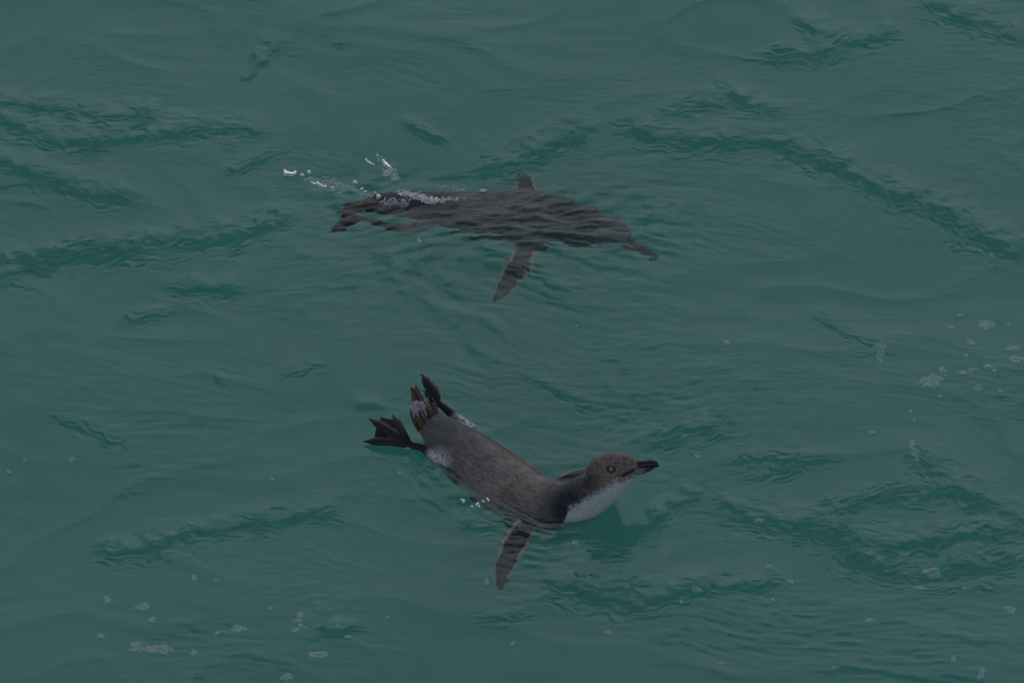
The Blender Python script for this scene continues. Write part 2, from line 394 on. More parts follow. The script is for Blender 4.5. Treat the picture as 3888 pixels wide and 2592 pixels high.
# ------------------------------------------------------------------ penguin plumage
def plumage():
    m, n, l, o = new_mat('penguin_plumage')
    def attr(nm):
        a = n.new('ShaderNodeAttribute'); a.attribute_name = nm; return a.outputs['Fac']
    def math_(op, a, b=None, clamp=False):
        k = n.new('ShaderNodeMath'); k.operation = op; k.use_clamp = clamp
        for i, q in enumerate((a, b)):
            if q is None: continue
            if isinstance(q, (int, float)): k.inputs[i].default_value = q
            else: l.new(q, k.inputs[i])
        return k.outputs[0]
    def ramp(v, a, b):
        k = n.new('ShaderNodeMapRange'); k.interpolation_type = 'SMOOTHSTEP'
        k.inputs['From Min'].default_value = a; k.inputs['From Max'].default_value = b; l.new(v, k.inputs['Value']); return k.outputs[0]
    def mix(f, a, b):
        k = n.new('ShaderNodeMix'); k.data_type = 'RGBA'; l.new(f, k.inputs['Factor'])
        for nm, q in (('A', a), ('B', b)):
            s = [i for i in k.inputs if i.name == nm and i.type == 'RGBA'][0]
            if isinstance(q, tuple): s.default_value = (*q, 1)
            else: l.new(q, s)
        return [i for i in k.outputs if i.type == 'RGBA'][0]
    tc = n.new('ShaderNodeTexCoord')
    def noise(scale, detail=3, vec=None, dist=0.0):
        k = n.new('ShaderNodeTexNoise'); k.inputs['Scale'].default_value = scale; k.inputs['Detail'].default_value = detail; k.inputs['Distortion'].default_value = dist
        l.new(vec if vec is not None else tc.outputs['Object'], k.inputs['Vector']); return k.outputs['Fac']
    # feather rows run obliquely over the back
    fs, fa = attr('along'), attr('around')
    cx = n.new('ShaderNodeCombineXYZ'); l.new(fs, cx.inputs[0]); l.new(fa, cx.inputs[1])
    w1 = noise(120, 2, cx.outputs[0]); w2 = noise(420, 2, cx.outputs[0])
    a = math.radians(20)
    ph = math_('ADD', math_('MULTIPLY', fa, math.cos(a)), math_('MULTIPLY', fs, math.sin(a)))
    ph = math_('ADD', ph, math_('MULTIPLY', math_('SUBTRACT', w1, 0.5), 0.0050))
    ph = math_('ADD', ph, math_('MULTIPLY', math_('SUBTRACT', w2, 0.5), 0.0030))
    rows = math_('SINE', math_('MULTIPLY', ph, 2 * math.pi / 0.0030))
    br = noise(300, 2, cx.outputs[0])
    rows = math_('MULTIPLY', math_('ADD', math_('MULTIPLY', rows, 0.5), 0.5), ramp(br, 0.25, 0.55))
    big = noise(28, 4)
    fine = noise(700, 3)
    sv = n.new('ShaderNodeVectorMath'); sv.operation = 'MULTIPLY'; sv.inputs[1].default_value = (70, 420, 1); l.new(cx.outputs[0], sv.inputs[0])
    strk = noise(1.0, 4, sv.outputs[0], 0.4)
    rows = math_('MULTIPLY', rows, ramp(noise(45, 3, cx.outputs[0]), 0.30, 0.62))
    rows = math_('ADD', math_('MULTIPLY', rows, 0.75), math_('MULTIPLY', ramp(strk, 0.42, 0.70), 0.55), True)
    back = mix(rows, (0.360, 0.312, 0.280), (0.095, 0.080, 0.074))
    back = mix(ramp(big, 0.35, 0.7), back, mix(rows, (0.430, 0.330, 0.280), (0.115, 0.085, 0.073)))
    # bluer and darker towards the rump, broad uneven wet patches
    back = mix(attr('rump'), back, mix(rows, (0.200, 0.190, 0.190), (0.055, 0.053, 0.058)))
    back = mix(ramp(noise(16, 3), 0.55, 0.75), back, mix(rows, (0.23, 0.20, 0.185), (0.075, 0.065, 0.062)))
    # head: brown-grey streaks; neck: slate, shade and wet feathers painted darker
    hv = noise(260, 4)
    headc = mix(ramp(hv, 0.3, 0.7), (0.125, 0.104, 0.100), (0.320, 0.250, 0.225))
    c = mix(attr('head'), back, headc)
    c = mix(attr('face'), c, mix(ramp(hv, 0.3, 0.7), (0.20, 0.13, 0.105), (0.38, 0.26, 0.205)))
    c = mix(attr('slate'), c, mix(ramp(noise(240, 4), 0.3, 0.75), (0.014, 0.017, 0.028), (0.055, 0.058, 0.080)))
    # white underside with a ragged border
    wd = math_('ADD', attr('white'), math_('MULTIPLY', math_('SUBTRACT', noise(260, 5), 0.5), 0.016))
    wm = ramp(wd, -0.0060, 0.0060)
    whc = mix(ramp(hv, 0.3, 0.7), (0.50, 0.52, 0.54), (0.62, 0.64, 0.66))
    c = mix(wm, c, whc)
    # flipper: blue-black with buff margins
    ed = math_('ADD', attr('margin'), math_('MULTIPLY', math_('SUBTRACT', noise(200, 3), 0.5), 0.22))
    flc = mix(ramp(ed, 0.66, 0.74), mix(fine, (0.012, 0.012, 0.016), (0.030, 0.028, 0.032)), (0.64, 0.48, 0.39))
    c = mix(attr('flipper'), c, flc)
    # legs: black scaly skin above the foot, pale fluff at the thigh
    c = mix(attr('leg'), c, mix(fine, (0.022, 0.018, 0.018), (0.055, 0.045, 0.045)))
    c = mix(attr('fluff'), c, mix(ramp(noise(230, 4), 0.3, 0.6), (0.22, 0.20, 0.20), (0.80, 0.76, 0.76)))
    c = mix(attr('ink'), c, (0.012, 0.011, 0.012))
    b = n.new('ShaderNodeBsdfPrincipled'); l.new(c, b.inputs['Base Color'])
    b.inputs['Roughness'].default_value = 0.62; b.inputs['Specular IOR Level'].default_value = 0.3
    hgt = math_('ADD', math_('MULTIPLY', rows, -0.7), math_('MULTIPLY', fine, 0.7))
    bp = n.new('ShaderNodeBump'); bp.inputs['Strength'].default_value = 0.45; bp.inputs['Distance'].default_value = 0.0009
    l.new(hgt, bp.inputs['Height']); l.new(bp.outputs[0], b.inputs['Normal'])
    l.new(b.outputs[0], o.inputs['Surface'])
    return m
M_PLUM = plumage()
M_BEAK = simple('beak_black_horn', (0.022, 0.020, 0.022), 0.38, 0.5, 0.3, 400)
M_BEAKLOW = simple('beak_pale_horn', (0.22, 0.20, 0.23), 0.4, 0.5, 0.5, 500)
_n = M_BEAKLOW.node_tree.nodes; _l = M_BEAKLOW.node_tree.links
_at = _n.new('ShaderNodeAttribute'); _at.attribute_name = 'tip'
_mr = _n.new('ShaderNodeMapRange'); _mr.inputs['From Min'].default_value = .42; _mr.inputs['From Max'].default_value = .72; _l.new(_at.outputs['Fac'], _mr.inputs['Value'])
_mx = _n.new('ShaderNodeMix'); _mx.data_type = 'RGBA'; _l.new(_mr.outputs[0], _mx.inputs[0])
_pb = [q for q in _n if q.type == 'BSDF_PRINCIPLED'][0]
_l.new(_pb.inputs['Base Color'].links[0].from_socket, _mx.inputs[6]); _mx.inputs[7].default_value = (.022, .02, .022, 1); _l.new(_mx.outputs[2], _pb.inputs['Base Color'])
M_FOOT = simple('foot_black_skin', (0.026, 0.021, 0.022), 0.48, 0.45, 0.45, 350, 0.5)
M_CLAW = simple('claw_horn', (0.012, 0.011, 0.012), 0.35, 0.5, 0.2, 500)
M_LID = simple('eyelid_dark_skin', (0.030, 0.025, 0.024), 0.6, 0.3, 0.3, 500)
M_IRIS = simple('iris_pale_grey', (0.24, 0.29, 0.27), 0.15, 0.6, 0.25, 900)
M_PUPIL = simple('pupil_black', (0.004, 0.004, 0.004), 0.1, 0.6)
M_TAIL = simple('tail_feather_brown', (0.150, 0.095, 0.066), 0.7, 0.25, 0.55, 300, 0.4)
M_TAILDARK = simple('tail_feather_dark', (0.045, 0.034, 0.030), 0.7, 0.25, 0.4, 300, 0.4)
M_TAILBASE = simple('tail_covert_sheen', (0.42, 0.38, 0.40), 0.75, 0.2, 0.4, 250, 0.4)  # pale tone is light reflected off wet feathers, put into the colour

def disc_dome(c, nrm, r, h, seg=20, rings=4, stretch=None, sv=1.0):
    nrm = norm(nrm); a = norm(np.cross(nrm, [0, 0, 1])); b = np.cross(nrm, a)
    V = [c + nrm * h]; F = []
    for i in range(1, rings + 1):
        t = i / rings
        for j in range(seg):
            g = j / seg * 2 * math.pi
            V.append(c + (a * math.cos(g) * (stretch or 1.0) + b * math.sin(g) * sv) * r * t + nrm * h * (1 - t * t))
    for j in range(seg):
        k = (j + 1) % seg
        F.append((0, 1 + j, 1 + k))
        for i in range(rings - 1):
            q = 1 + i * seg; F.append((q + j, q + seg + j, q + seg + k, q + k))
    base = len(V); V.append(c - nrm * h * .6)
    q = 1 + (rings - 1) * seg
    for j in range(seg): F.append((q + j, base, q + (j + 1) % seg))
    return np.array(V), F

def foot(name, ankle, heel, tips, notch, width, parent, org, thick=0.0032, hallux=None):
    """webbed foot: three toes, web between them, claws"""
    nup = norm(np.cross(tips[0] - heel, tips[-1] - heel)); nup = nup if nup[2] > 0 else -nup
    parts = [Loft([(ankle, .0048, .0045, .0045), ((ankle + heel) / 2, .0052, .0045, .0045), (heel, .0075, .005, .005)], nup, 14).mesh()]
    for i, t in enumerate(tips):
        d = t - heel
        mid = heel + d * .5 + nup * .0025
        parts.append(Loft([(heel, .008, .0056, .005), (heel + d * .25 + nup * .002, .0074, .0052, .0045), (mid, .0068, .0048, .0042), (heel + d * .8 + nup * .0016, .0060, .0044, .0038), (heel + d * .97, .0034, .003, .0028)], nup, 14).mesh())
    for i in range(len(tips) - 1):
        a, b = tips[i], tips[i + 1]
        nt_ = notch[i]
        A = heel + (a - heel) * .90; B = heel + (b - heel) * .90
        N = (A + B) / 2 * nt_ + heel * (1 - nt_)
        M1 = heel + ((A + N) / 2 - heel) * .97; M2 = heel + ((B + N) / 2 - heel) * .97
        pl = [heel, A, M1, N, M2, B]
        V = [p + nup * thick * .45 for p in pl] + [p - nup * thick * .55 for p in pl]
        k = len(pl)
        F = [(0, j, j + 1) for j in range(1, k - 1)] + [(k, k + j + 1, k + j) for j in range(1, k - 1)]
        F += [(j, k + j, k + (j + 1) % k, (j + 1) % k) for j in range(k)]
        parts.append((np.array(V), F))
    if hallux is not None:
        parts.append(Loft([(heel * .6 + ankle * .4, .0028, .0028, .0028), (hallux, .0013, .0013, .0013)], nup, 10).mesh())
    v, f, ed = remesh(*join(parts), 0.0011, 3)
    fo = mesh_obj(name, v, f, M_FOOT, parent, org)
    for t in tips:
        d = norm(t - heel)
        cv, cf = Loft([(t - d * .003, .0022, .002, .002), (t + d * .002 + nup * .0004, .0017, .0016, .0016), (t + d * .006 - nup * .0012, .0006, .0006, .0006)], nup, 10).mesh()
        co = mesh_obj('claw', cv, cf, M_CLAW, fo, org)
    return fo

def make_penguin(spec):
    org = np.array(spec['origin'])
    root = bpy.data.objects.new('penguin', None); COL.objects.link(root); root.location = org
    root.empty_display_size = 0.05
    root['label'] = spec['label']; root['category'] = 'penguin'; root['group'] = 'penguins swimming in the sea'
    lofts = []
    body = Loft(spec['body'], (0, 0, 1), 40, 'body'); lofts.append(body)
    head = Loft(spec['head'], (0, 0, 1), 32, 'head'); lofts.append(head)
    if 'neck' in spec: lofts.append(Loft(spec['neck'], spec.get('neckup', (0, 0, 1)), 32, 'neck'))
    for fl in spec['flippers']: lofts.append(Loft(fl['rings'], fl['up'], 24, 'flipper'))
    for lg in spec['legs']: lofts.append(Loft(lg, (0, 0, 1), 16, 'leg'))
    v, f, ed = remesh(*join([q.mesh() for q in lofts]), 0.00135, 5)
    n = len(v)
    D = []; meas = []
    for q in lofts:
        m = q.measure(v); meas.append(m); D.append(m[0])
    D = np.array(D); pick = D.argmin(0)
    at = {k: np.zeros(n) for k in ('head', 'face', 'slate', 'flipper', 'margin', 'leg', 'fluff', 'ink', 'rump')}
    mb = meas[0]
    al = mb[1].copy(); ang = np.arctan2(mb[2], mb[3])
    rad = np.interp(al, body.L, body.R[:, 0])
    at['along'] = al; at['around'] = ang * 0.042
    at['white'] = -(mb[3] + spec['flank']) * 0.04
    at['rump'] = np.clip(1.15 - al / (body.L[-1] * .42), 0, 1)
    for i, q in enumerate(lofts):
        m = pick == i
        if q.kind == 'flipper':
            at['flipper'][m] = np.clip((meas[i][1][m] / q.L[-1] - 0.10) / 0.1, 0, 1)
            at['margin'][m] = np.abs(meas[i][2][m])
            at['white'][m] = np.where(meas[i][3][m] < -0.2, -0.02, -0.02)
        if q.kind == 'leg':
            t = meas[i][1][m] / q.L[-1]
            at['leg'][m] = np.clip((t - .45) / .15, 0, 1); at['fluff'][m] = np.clip((.62 - t) / .2, 0, 1)
        if q.kind == 'head': at['head'][m] = 1
        if q.kind == 'neck': at['head'][m] = 1
    spec['paint'](v, at, pick, [q.kind for q in lofts], meas, lofts)
    for k in at:
        at[k] = relax(at[k], ed, 3 if k not in ('ink', 'along', 'around', 'margin') else 0)
    # ragged wet feathers: slight relief along the skin
    ob = mesh_obj('body', v, f, M_PLUM, root, org)
    for k, a in at.items():
        la = ob.data.attributes.new(k, 'FLOAT', 'POINT'); la.data.foreach_set('value', a.astype(np.float32))
    bvh = BVHTree.FromPolygons([Vector(p) for p in v], f)
    # beak
    bu = spec['beak_up']; V, F = Loft(bu, (0, 0, 1), 18).mesh()
    beak = mesh_obj('beak', V, F, M_BEAK, root, org)
    V, F = Loft(spec['beak_low'], (0, 0, 1), 16).mesh()
    lb = mesh_obj('lower_beak', V, F, M_BEAKLOW, beak, org)
    b0, b1 = np.array(spec['beak_low'][0][0]), np.array(spec['beak_low'][-1][0])
    tt = ((V - b0) @ (b1 - b0)) / ((b1 - b0) @ (b1 - b0))
    la = lb.data.attributes.new('tip', 'FLOAT', 'POINT'); la.data.foreach_set('value', tt.astype(np.float32))
    # eyes
    ht = norm(head.C[-8] - head.C[8]); lat = norm(np.cross(ht, [0, 0, 1]))       # bird's right
    hc = head.C[len(head.C) // 2]
    if 'eye_pt' in spec:
        e0 = spec['eye_pt']
    else:
        d = ray(*spec['eye_px']); hit = bvh.ray_cast(Vector(CAM), Vector(d)); e0 = np.array(hit[0])
    dl = (e0 - hc) @ lat
    for sgn in (1, -1):
        e = e0 if sgn == 1 else e0 - 2 * dl * lat - np.array([0, 0, .012])
        near = bvh.find_nearest(Vector(e)); c = np.array(near[0]); nn = np.array(near[1])
        if nn @ (c - hc) < 0: nn = -nn
        if sgn == 1 and 'eye_px' in spec: nn = norm(nn * .8 + norm(CAM - c) * .35)
        V, F = disc_dome(c - nn * .0006, nn, .0064, .0022, 22, 4, 1.08, .86)
        ey = mesh_obj('eye', V, F, M_LID, root, org)
        V, F = disc_dome(c + nn * .0007, nn, .0035, .0016, 20, 4)
        ir = mesh_obj('iris', V, F, M_IRIS, ey, org)
        V, F = disc_dome(c + nn * .0020, nn, .0009, .0005, 12, 3)
        mesh_obj('pupil', V, F, M_PUPIL, ey, org)
    # tail: coverts, wet sheen painted pale, ringed with stiff brown feathers
    tb, td, tr, tl, ts, tu = spec['tail']
    td = norm(td); ts = norm(ts); tu = norm(np.cross(ts, td)); tu = tu if tu[2] > 0 else -tu
    V, F = Loft([(tb - td * .012, tr * .95, tr * .75, tr * .75), (tb, tr, tr * .8, tr * .8), (tb + td * tl * .3, tr * .84, tr * .62, tr * .62), (tb + td * tl * .55, tr * .55, tr * .36, tr * .36), (tb + td * tl * .72, tr * .20, tr * .12, tr * .12)], tu, 20).mesh()
    V = V + 0.0012 * np.stack([perlin(V[:, 0] * 300, V[:, 1] * 300 + V[:, 2] * 200, 60 + i) for i in range(3)], 1)
    tail = mesh_obj('tail', V, F, spec.get('tail_base', M_TAILBASE), root, org)
    tmat = spec.get('tail_mat', M_TAIL)
    for i in range(14):
        a = random.uniform(0, 2 * math.pi)
        base = tb + td * tl * random.uniform(.2, .4) + (ts * math.cos(a) * .5 + tu * math.sin(a) * .42) * tr
        tip = tb + td * tl * random.uniform(.85, 1.12) + (ts * math.cos(a) * .28 + tu * math.sin(a) * .2) * tr
        w = random.uniform(.0014, .0022); o_ = norm(ts * math.cos(a) + tu * math.sin(a))
        V, F = Loft([(base, w, .0009, .0009), ((base + tip) / 2 + o_ * .001, w * 1.1, .0008, .0008), (tip * .85 + base * .15, w * .8, .0007, .0007), (tip, w * .3, .0005, .0005)], o_, 8).mesh()
        mesh_obj('tail_feather', V, F, tmat if i % 3 else M_TAILDARK, tail, org)
    nf = 44
    for i in range(nf):
        a = i / nf * 2 * math.pi + random.uniform(-.08, .08)
        rim = tb + (ts * math.cos(a) * tr * 1.0 + tu * math.sin(a) * tr * .78) - td * .013
        ln = tl * random.uniform(.42, .82)
        out_ = norm(ts * math.cos(a) + tu * math.sin(a))
        conv = random.uniform(-.16, .30)
        tip = rim + td * ln - out_ * tr * conv
        mid = (rim + tip) / 2 + out_ * tr * .10
        w = random.uniform(.0010, .0017)
        V, F = Loft([(rim, w, .0009, .0009), (mid, w * 1.1, .0008, .0008), (tip * .85 + mid * .15, w * .8, .0007, .0007), (tip, w * .25, .0005, .0005)], out_, 8).mesh()
        mesh_obj('tail_feather', V, F, tmat if i % 4 else M_TAILDARK, tail, org)
    for ft in spec['feet']: foot('foot', *ft, root, org)
    return root, bvh

# ------------------------------------------------------------------ the penguin with its head up
def ringsA(lst): return [(P(a, b, z), w, h, d) for a, b, z, w, h, d in lst]
A_body = ringsA([
    (1608, 1585, .036, .012, .010, .010), (1630, 1606, .030, .021, .017, .017), (1668, 1640, .017, .029, .023, .026),
    (1712, 1684, .002, .036, .030, .034), (1788, 1750, -.013, .045, .038, .044), (1876, 1822, -.023, .050, .042, .050),
    (1958, 1884, -.028, .051, .044, .050), (2034, 1930, -.028, .049, .044, .048), (2104, 1948, -.022, .043, .041, .044),
    (2160, 1938, -.012, .037, .036, .040), (2205, 1912, .000, .030, .030, .032), (2238, 1882, .014, .024, .024, .026)])
A_neck = ringsA([(2130, 1946, -.018, .039, .037, .040), (2188, 1914, -.002, .0335, .033, .035), (2243, 1873, .017, .0295, .030, .030), (2308, 1832, .040, .0255, .026, .0265), (2362, 1808, .054, .0170, .017, .0175), (2400, 1797, .058, .0095, .0095, .0095)])
A_head = ringsA([(2232, 1795, .058, .006, .006, .006), (2246, 1790, .060, .0125, .0125, .0135), (2276, 1781, .0615, .0180, .0180, .018), (2316, 1774, .0625, .0195, .0210, .0185),
                 (2352, 1772, .063, .0178, .0212, .0160), (2384, 1771, .063, .0136, .0188, .0125), (2406, 1771, .063, .0098, .0122, .0100), (2420, 1772, .063, .006, .0062, .007)])
sA = norm([-.72, -.69, 0])       # right-hand side of the bird, towards the viewer
fA0 = P(2045, 1955, -.016)
def flip(root, tip, wdir, w, t, bend=0.0, up=None, frac=None):
    d = tip - root; L = np.linalg.norm(d); wd = norm(wdir - d * (wdir @ d) / (d @ d)); u = norm(np.cross(wd, d))
    if u[2] < 0: u = -u
    rows = []
    for k, ww, tt in ((0, .72, 1.5), (.12, .80, 1.2), (.3, .98, 1.0), (.5, 1.0, .85), (.7, .86, .7), (.85, .62, .6), (.95, .36, .5), (1.0, .12, .4)):
        c = root + d * k + wd * (bend * math.sin(k * math.pi)) * L
        rows.append((c, w * ww, t * tt, t * tt))
    return {'rings': rows, 'up': u}
fl_near = flip(fA0, PW(1893, 2242, -.066), np.array([1.0, .25, 0]), .0185, .0045, -.07)
fl_far = flip(PW(2095, 1846, -.014), PW(2290, 1776, -.034), np.array([.5, -.9, 0]), .0145, .0045, -.02)
A_leg_r = [(P(1700, 1748, -.006), .020, .017, .018), (P(1660, 1732, -.002), .016, .014, .014), (P(1618, 1708, .002), .0075, .007, .007), (P(1588, 1696, .005), .005, .0048, .0048), (P(1566, 1690, .007), .0048, .0046, .0046)]
A_leg_l = [(P(1782, 1640, .000), .014, .013, .013), (P(1745, 1604, .006), .010, .010, .010), (P(1712, 1570, .014), .0065, .006, .006), (P(1684, 1545, .021), .005, .0048, .0048), (P(1664, 1530, .026), .0046, .0046, .0046)]
gA, gC = P(2360, 1806, .063), P(2198, 1906, .022)
nA = norm(np.cross(gC - gA, np.array([.38, .92, 0.0])))
if nA @ np.array([1, -.3, -1.0]) < 0: nA = -nA

def paintA(v, at, pick, kinds, meas, lofts):
    hd = np.isin(np.array(kinds)[pick], ['head', 'neck'])
    x = v @ np.array([1, 0, 0])
    # throat border: everything before and below the line from the gape to the breast is white
    d = (v - gA) @ nA
    bd = np.array(kinds)[pick] == 'body'
    fwd = np.clip((v[:, 0] - P(2075, 1950, 0)[0]) / .03, 0, 1)
    dz = (P(2356, 1806, .058)[2] - .0005 - v[:, 2]) + np.clip((v[:, 0] - gA[0]) * .06, 0, .004)
    lore = np.clip((v[:, 0] - P(2335, 1800, .058)[0]) / .006, 0, 1)
    d = np.where(lore > 0, np.minimum(d, dz * lore + d * (1 - lore)), d)
    at['white'] = np.where(hd, d, np.where(bd, at['white'] * (1 - fwd) + d * fwd, at['white']))
    beakbase = P(2412, 1765, .063)
    # collar of wet feathers and shade painted dark slate: back of the neck and shoulder front
    nape = P(2175, 1905, .02)
    q = np.linalg.norm((v - P(2165, 1925, .012)) * np.array([1, .8, 1]), axis=1)
    at['slate'] = np.clip(1.45 - q / .040, 0, 1)
    q2 = np.linalg.norm(v - P(2225, 1830, .05), axis=1)
    at['slate'] = np.maximum(at['slate'], np.clip(1.2 - q2 / .024, 0, 1) * .9)
    hk = np.array(kinds)[pick] == 'head'
    q = np.linalg.norm(v - P(2318, 1785, .055 + .012), axis=1)
    at['face'] = np.where(hk | hd, np.clip(1.15 - q / .017, 0, 1) * .8, 0)
    q = np.linalg.norm(v - P(2275, 1828, .055), axis=1)
    at['face'] = np.maximum(at['face'], np.where(hd, np.clip(1.2 - q / .014, 0, 1) * .7, 0))
    # gape line
    for side in (1,):
        a, b = P(2356, 1806, .058), P(2408, 1783, .063)
        ab = b - a; t = np.clip(((v - a) @ ab) / (ab @ ab), 0, 1)
        dv = v - a - t[:, None] * ab
        dd = np.abs(dv @ UPV)
        at['ink'] = np.where(hd & (dd < .0014) & (t > 0) & (t < 1) & (np.abs(dv @ RGT) < .01), 1.0, 0.0)
    # dark line where the far edge of the back turns down
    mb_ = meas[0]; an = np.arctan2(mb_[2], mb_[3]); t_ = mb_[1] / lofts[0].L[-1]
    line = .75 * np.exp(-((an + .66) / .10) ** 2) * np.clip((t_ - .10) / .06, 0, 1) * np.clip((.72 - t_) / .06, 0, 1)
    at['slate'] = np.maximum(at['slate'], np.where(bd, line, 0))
    # rump flank: pale fluff where the thigh leaves the body
    q = np.linalg.norm(v - P(1672, 1752, .0), axis=1)
    at['fluff'] = np.maximum(at['fluff'], np.clip(1.2 - q / .020, 0, 1))

A_spec = dict(
    origin=P(1900, 1830, 0.0), label='grey penguin with its head and white throat raised above the water', body=A_body, neck=A_neck, neckup=(0.3, 0, 1), head=A_head,
    flippers=[fl_near, fl_far], legs=[A_leg_r, A_leg_l], flank=.72, paint=paintA,
    beak_up=ringsA([(2398, 1768, .063, .0075, .0066, .005), (2420, 1765, .0632, .0066, .0070, .0050), (2446, 1762, .0635, .0054, .0064, .0046), (2472, 1760, .0635, .0050, .0064, .0052), (2490, 1763, .063, .0038, .0050, .0054), (2499, 1767, .0622, .0016, .0020, .0026)]),
    beak_low=ringsA([(2388, 1790, .0600, .0070, .004, .0055), (2415, 1787, .0605, .0060, .0035, .0055), (2445, 1783, .061, .0046, .003, .0050), (2470, 1776, .0615, .0030, .0025, .0036), (2484, 1772, .062, .0014, .0014, .0014)]),
    eye_px=(2320, 1779),
    tail=(P(1614, 1578, .036), P(1572, 1478, .058) - P(1614, 1578, .036), .0185, .042, np.array([.72, .69, 0]), None),
    feet=[
        (P(1568, 1690, .007), P(1542, 1680, .010), [P(1497, 1584, .022), P(1412, 1596, .020), P(1396, 1676, .006)], (1.22, .95), .01),
        (P(1666, 1532, .026), P(1655, 1512, .030), [P(1644, 1462, .036), P(1607, 1430, .046), P(1618, 1490, .030)], (.76, .70), .01),
    ])
A_spec['feet'] = [f[:4] + (f[4],) for f in A_spec['feet']]
pengA, bvhA = make_penguin(A_spec)

# ------------------------------------------------------------------ the diving penguin
def ringsB(lst): return [(PW(a, b, z), w, h, d) for a, b, z, w, h, d in lst]
B_body = ringsB([
    (1395, 772, -.014, .011, .009, .009), (1440, 770, -.016, .019, .016, .016), (1530, 775, -.020, .024, .022, .022), (1640, 786, -.029, .029, .027, .028),
    (1750, 803, -.042, .036, .034, .035), (1870, 818, -.056, .043, .041, .042), (1975, 824, -.063, .050, .048, .048), (2060, 834, -.066, .048, .046, .047),
    (2140, 842, -.068, .042, .041, .042), (2210, 858, -.070, .037, .037, .037), (2275, 874, -.072, .032, .032, .032), (2320, 888, -.074, .024, .024, .024)])
B_head = ringsB([(2215, 862, -.068, .015, .014, .014), (2250, 862, -.067, .029, .027, .027), (2290, 871, -.067, .030, .028, .028), (2325, 884, -.069, .0265, .0250, .024), (2352, 900, -.071, .0180, .0175, .0170), (2372, 913, -.073, .0105, .0105, .0105), (2384, 920, -.074, .0075, .007, .007)])
fB_near = flip(PW(2010, 915, -.066), PW(1878, 1150, -.078), np.array([1.0, .2, 0]), .0205, .0045, .03)
fB_far = flip(PW(2010, 770, -.060), PW(1990, 664, -.062), np.array([1.0, .2, 0]), .0175, .0045, .0)
B_leg_r = [(PW(1660, 826, -.040), .014, .012, .012), (PW(1590, 858, -.034), .010, .009, .009), (PW(1520, 866, -.029), .008, .007, .007), (PW(1450, 850, -.024), .006, .0055, .0055), (PW(1400, 832, -.020), .0048, .0048, .0048), (PW(1372, 826, -.018), .0046, .0046, .0046)]
B_leg_l = [(PW(1500, 786, -.020), .014, .012, .012), (PW(1460, 784, -.019), .009, .008, .008), (PW(1430, 784, -.018), .006, .0055, .0055), (PW(1400, 784, -.018), .0048, .0048, .0048), (PW(1385, 784, -.018), .0046, .0046, .0046)]
def paintB(v, at, pick, kinds, meas, lofts):
    kk = np.array(kinds)[pick]; hk = kk == 'head'
    at['white'] = np.where(hk, -(v[:, 2] + .078) * 1.0, at['white'])
    q = np.linalg.norm(v - PW(2290, 905, -.058), axis=1)
    at['face'] = np.where(hk, np.clip(1.3 - q / .024, 0, 1) * .8, 0)
    at['fluff'] *= .15
    at['head'] *= .5
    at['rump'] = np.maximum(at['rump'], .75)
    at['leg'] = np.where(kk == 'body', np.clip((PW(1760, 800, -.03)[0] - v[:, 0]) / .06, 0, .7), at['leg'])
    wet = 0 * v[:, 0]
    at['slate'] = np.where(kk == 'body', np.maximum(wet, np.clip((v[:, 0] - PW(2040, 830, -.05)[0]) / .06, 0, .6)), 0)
B_eye = PW(2318, 898, -.062)
B_spec = dict(
    origin=P(1900, 820, 0.0), label='dark penguin gliding just under the surface, head down, rump breaking the water', body=B_body, head=B_head,
    flippers=[fB_near, fB_far], legs=[B_leg_r, B_leg_l], flank=.45, paint=paintB,
    beak_up=ringsB([(2366, 908, -.072, .0105, .009, .007), (2392, 922, -.073, .0092, .0082, .006), (2425, 938, -.074, .0078, .0076, .0056), (2462, 956, -.075, .0072, .0078, .006), (2484, 970, -.076, .0054, .006, .0062), (2496, 982, -.078, .0016, .002, .0026)]),
    beak_low=ringsB([(2366, 926, -.078, .0066, .004, .0045), (2400, 942, -.079, .0055, .0035, .004), (2436, 958, -.080, .004, .003, .0036), (2466, 974, -.080, .0024, .002, .0022), (2476, 980, -.080, .0012, .0012, .0012)]),
    eye_pt=B_eye, tail_mat=M_TAILDARK, tail_base=M_TAILDARK,
    tail=(PW(1404, 776, -.015), PW(1340, 770, -.019) - PW(1404, 776, -.015), .0105, .026, np.array([0, 1.0, 0]), None),
    feet=[
        (PW(1374, 826, -.018), PW(1352, 828, -.018), [PW(1300, 838, -.016), PW(1268, 862, -.016), PW(1262, 876, -.020)], (.80, .86), .01),
        (PW(1388, 784, -.018), PW(1366, 786, -.019), [PW(1306, 776, -.018), PW(1294, 802, -.020), PW(1300, 824, -.022)], (.80, .78), .01),
    ])
pengB, bvhB = make_penguin(B_spec)

# ------------------------------------------------------------------ foam and spray
def foam_material():
    m, n, l, o = new_mat('sea_foam')
    b = n.new('ShaderNodeBsdfPrincipled'); b.inputs['Base Color'].default_value = (0.66, 0.76, 0.78, 1); b.inputs['Roughness'].default_value = 0.35
    t = n.new('ShaderNodeBsdfTransparent'); mx = n.new('ShaderNodeMixShader')
    a = n.new('ShaderNodeAttribute'); a.attribute_name = 'wall'
    l.new(a.outputs['Fac'], mx.inputs[0]); l.new(t.outputs[0], mx.inputs[1]); l.new(b.outputs[0], mx.inputs[2])
    l.new(mx.outputs[0], o.inputs['Surface'])
    return m
M_FOAM = foam_material()
M_FROTH = M_FOAM.copy(); M_FROTH.name = 'white_water_froth'
for _q in M_FROTH.node_tree.nodes:
    if _q.type == 'BSDF_PRINCIPLED':
        _q.inputs['Base Color'].default_value = (.93, .93, .94, 1); _q.inputs['Roughness'].default_value = .18; _q.inputs['Coat Weight'].default_value = 1.0; _q.inputs['Coat IOR'].default_value = 1.8; _q.inputs['Coat Roughness'].default_value = .12
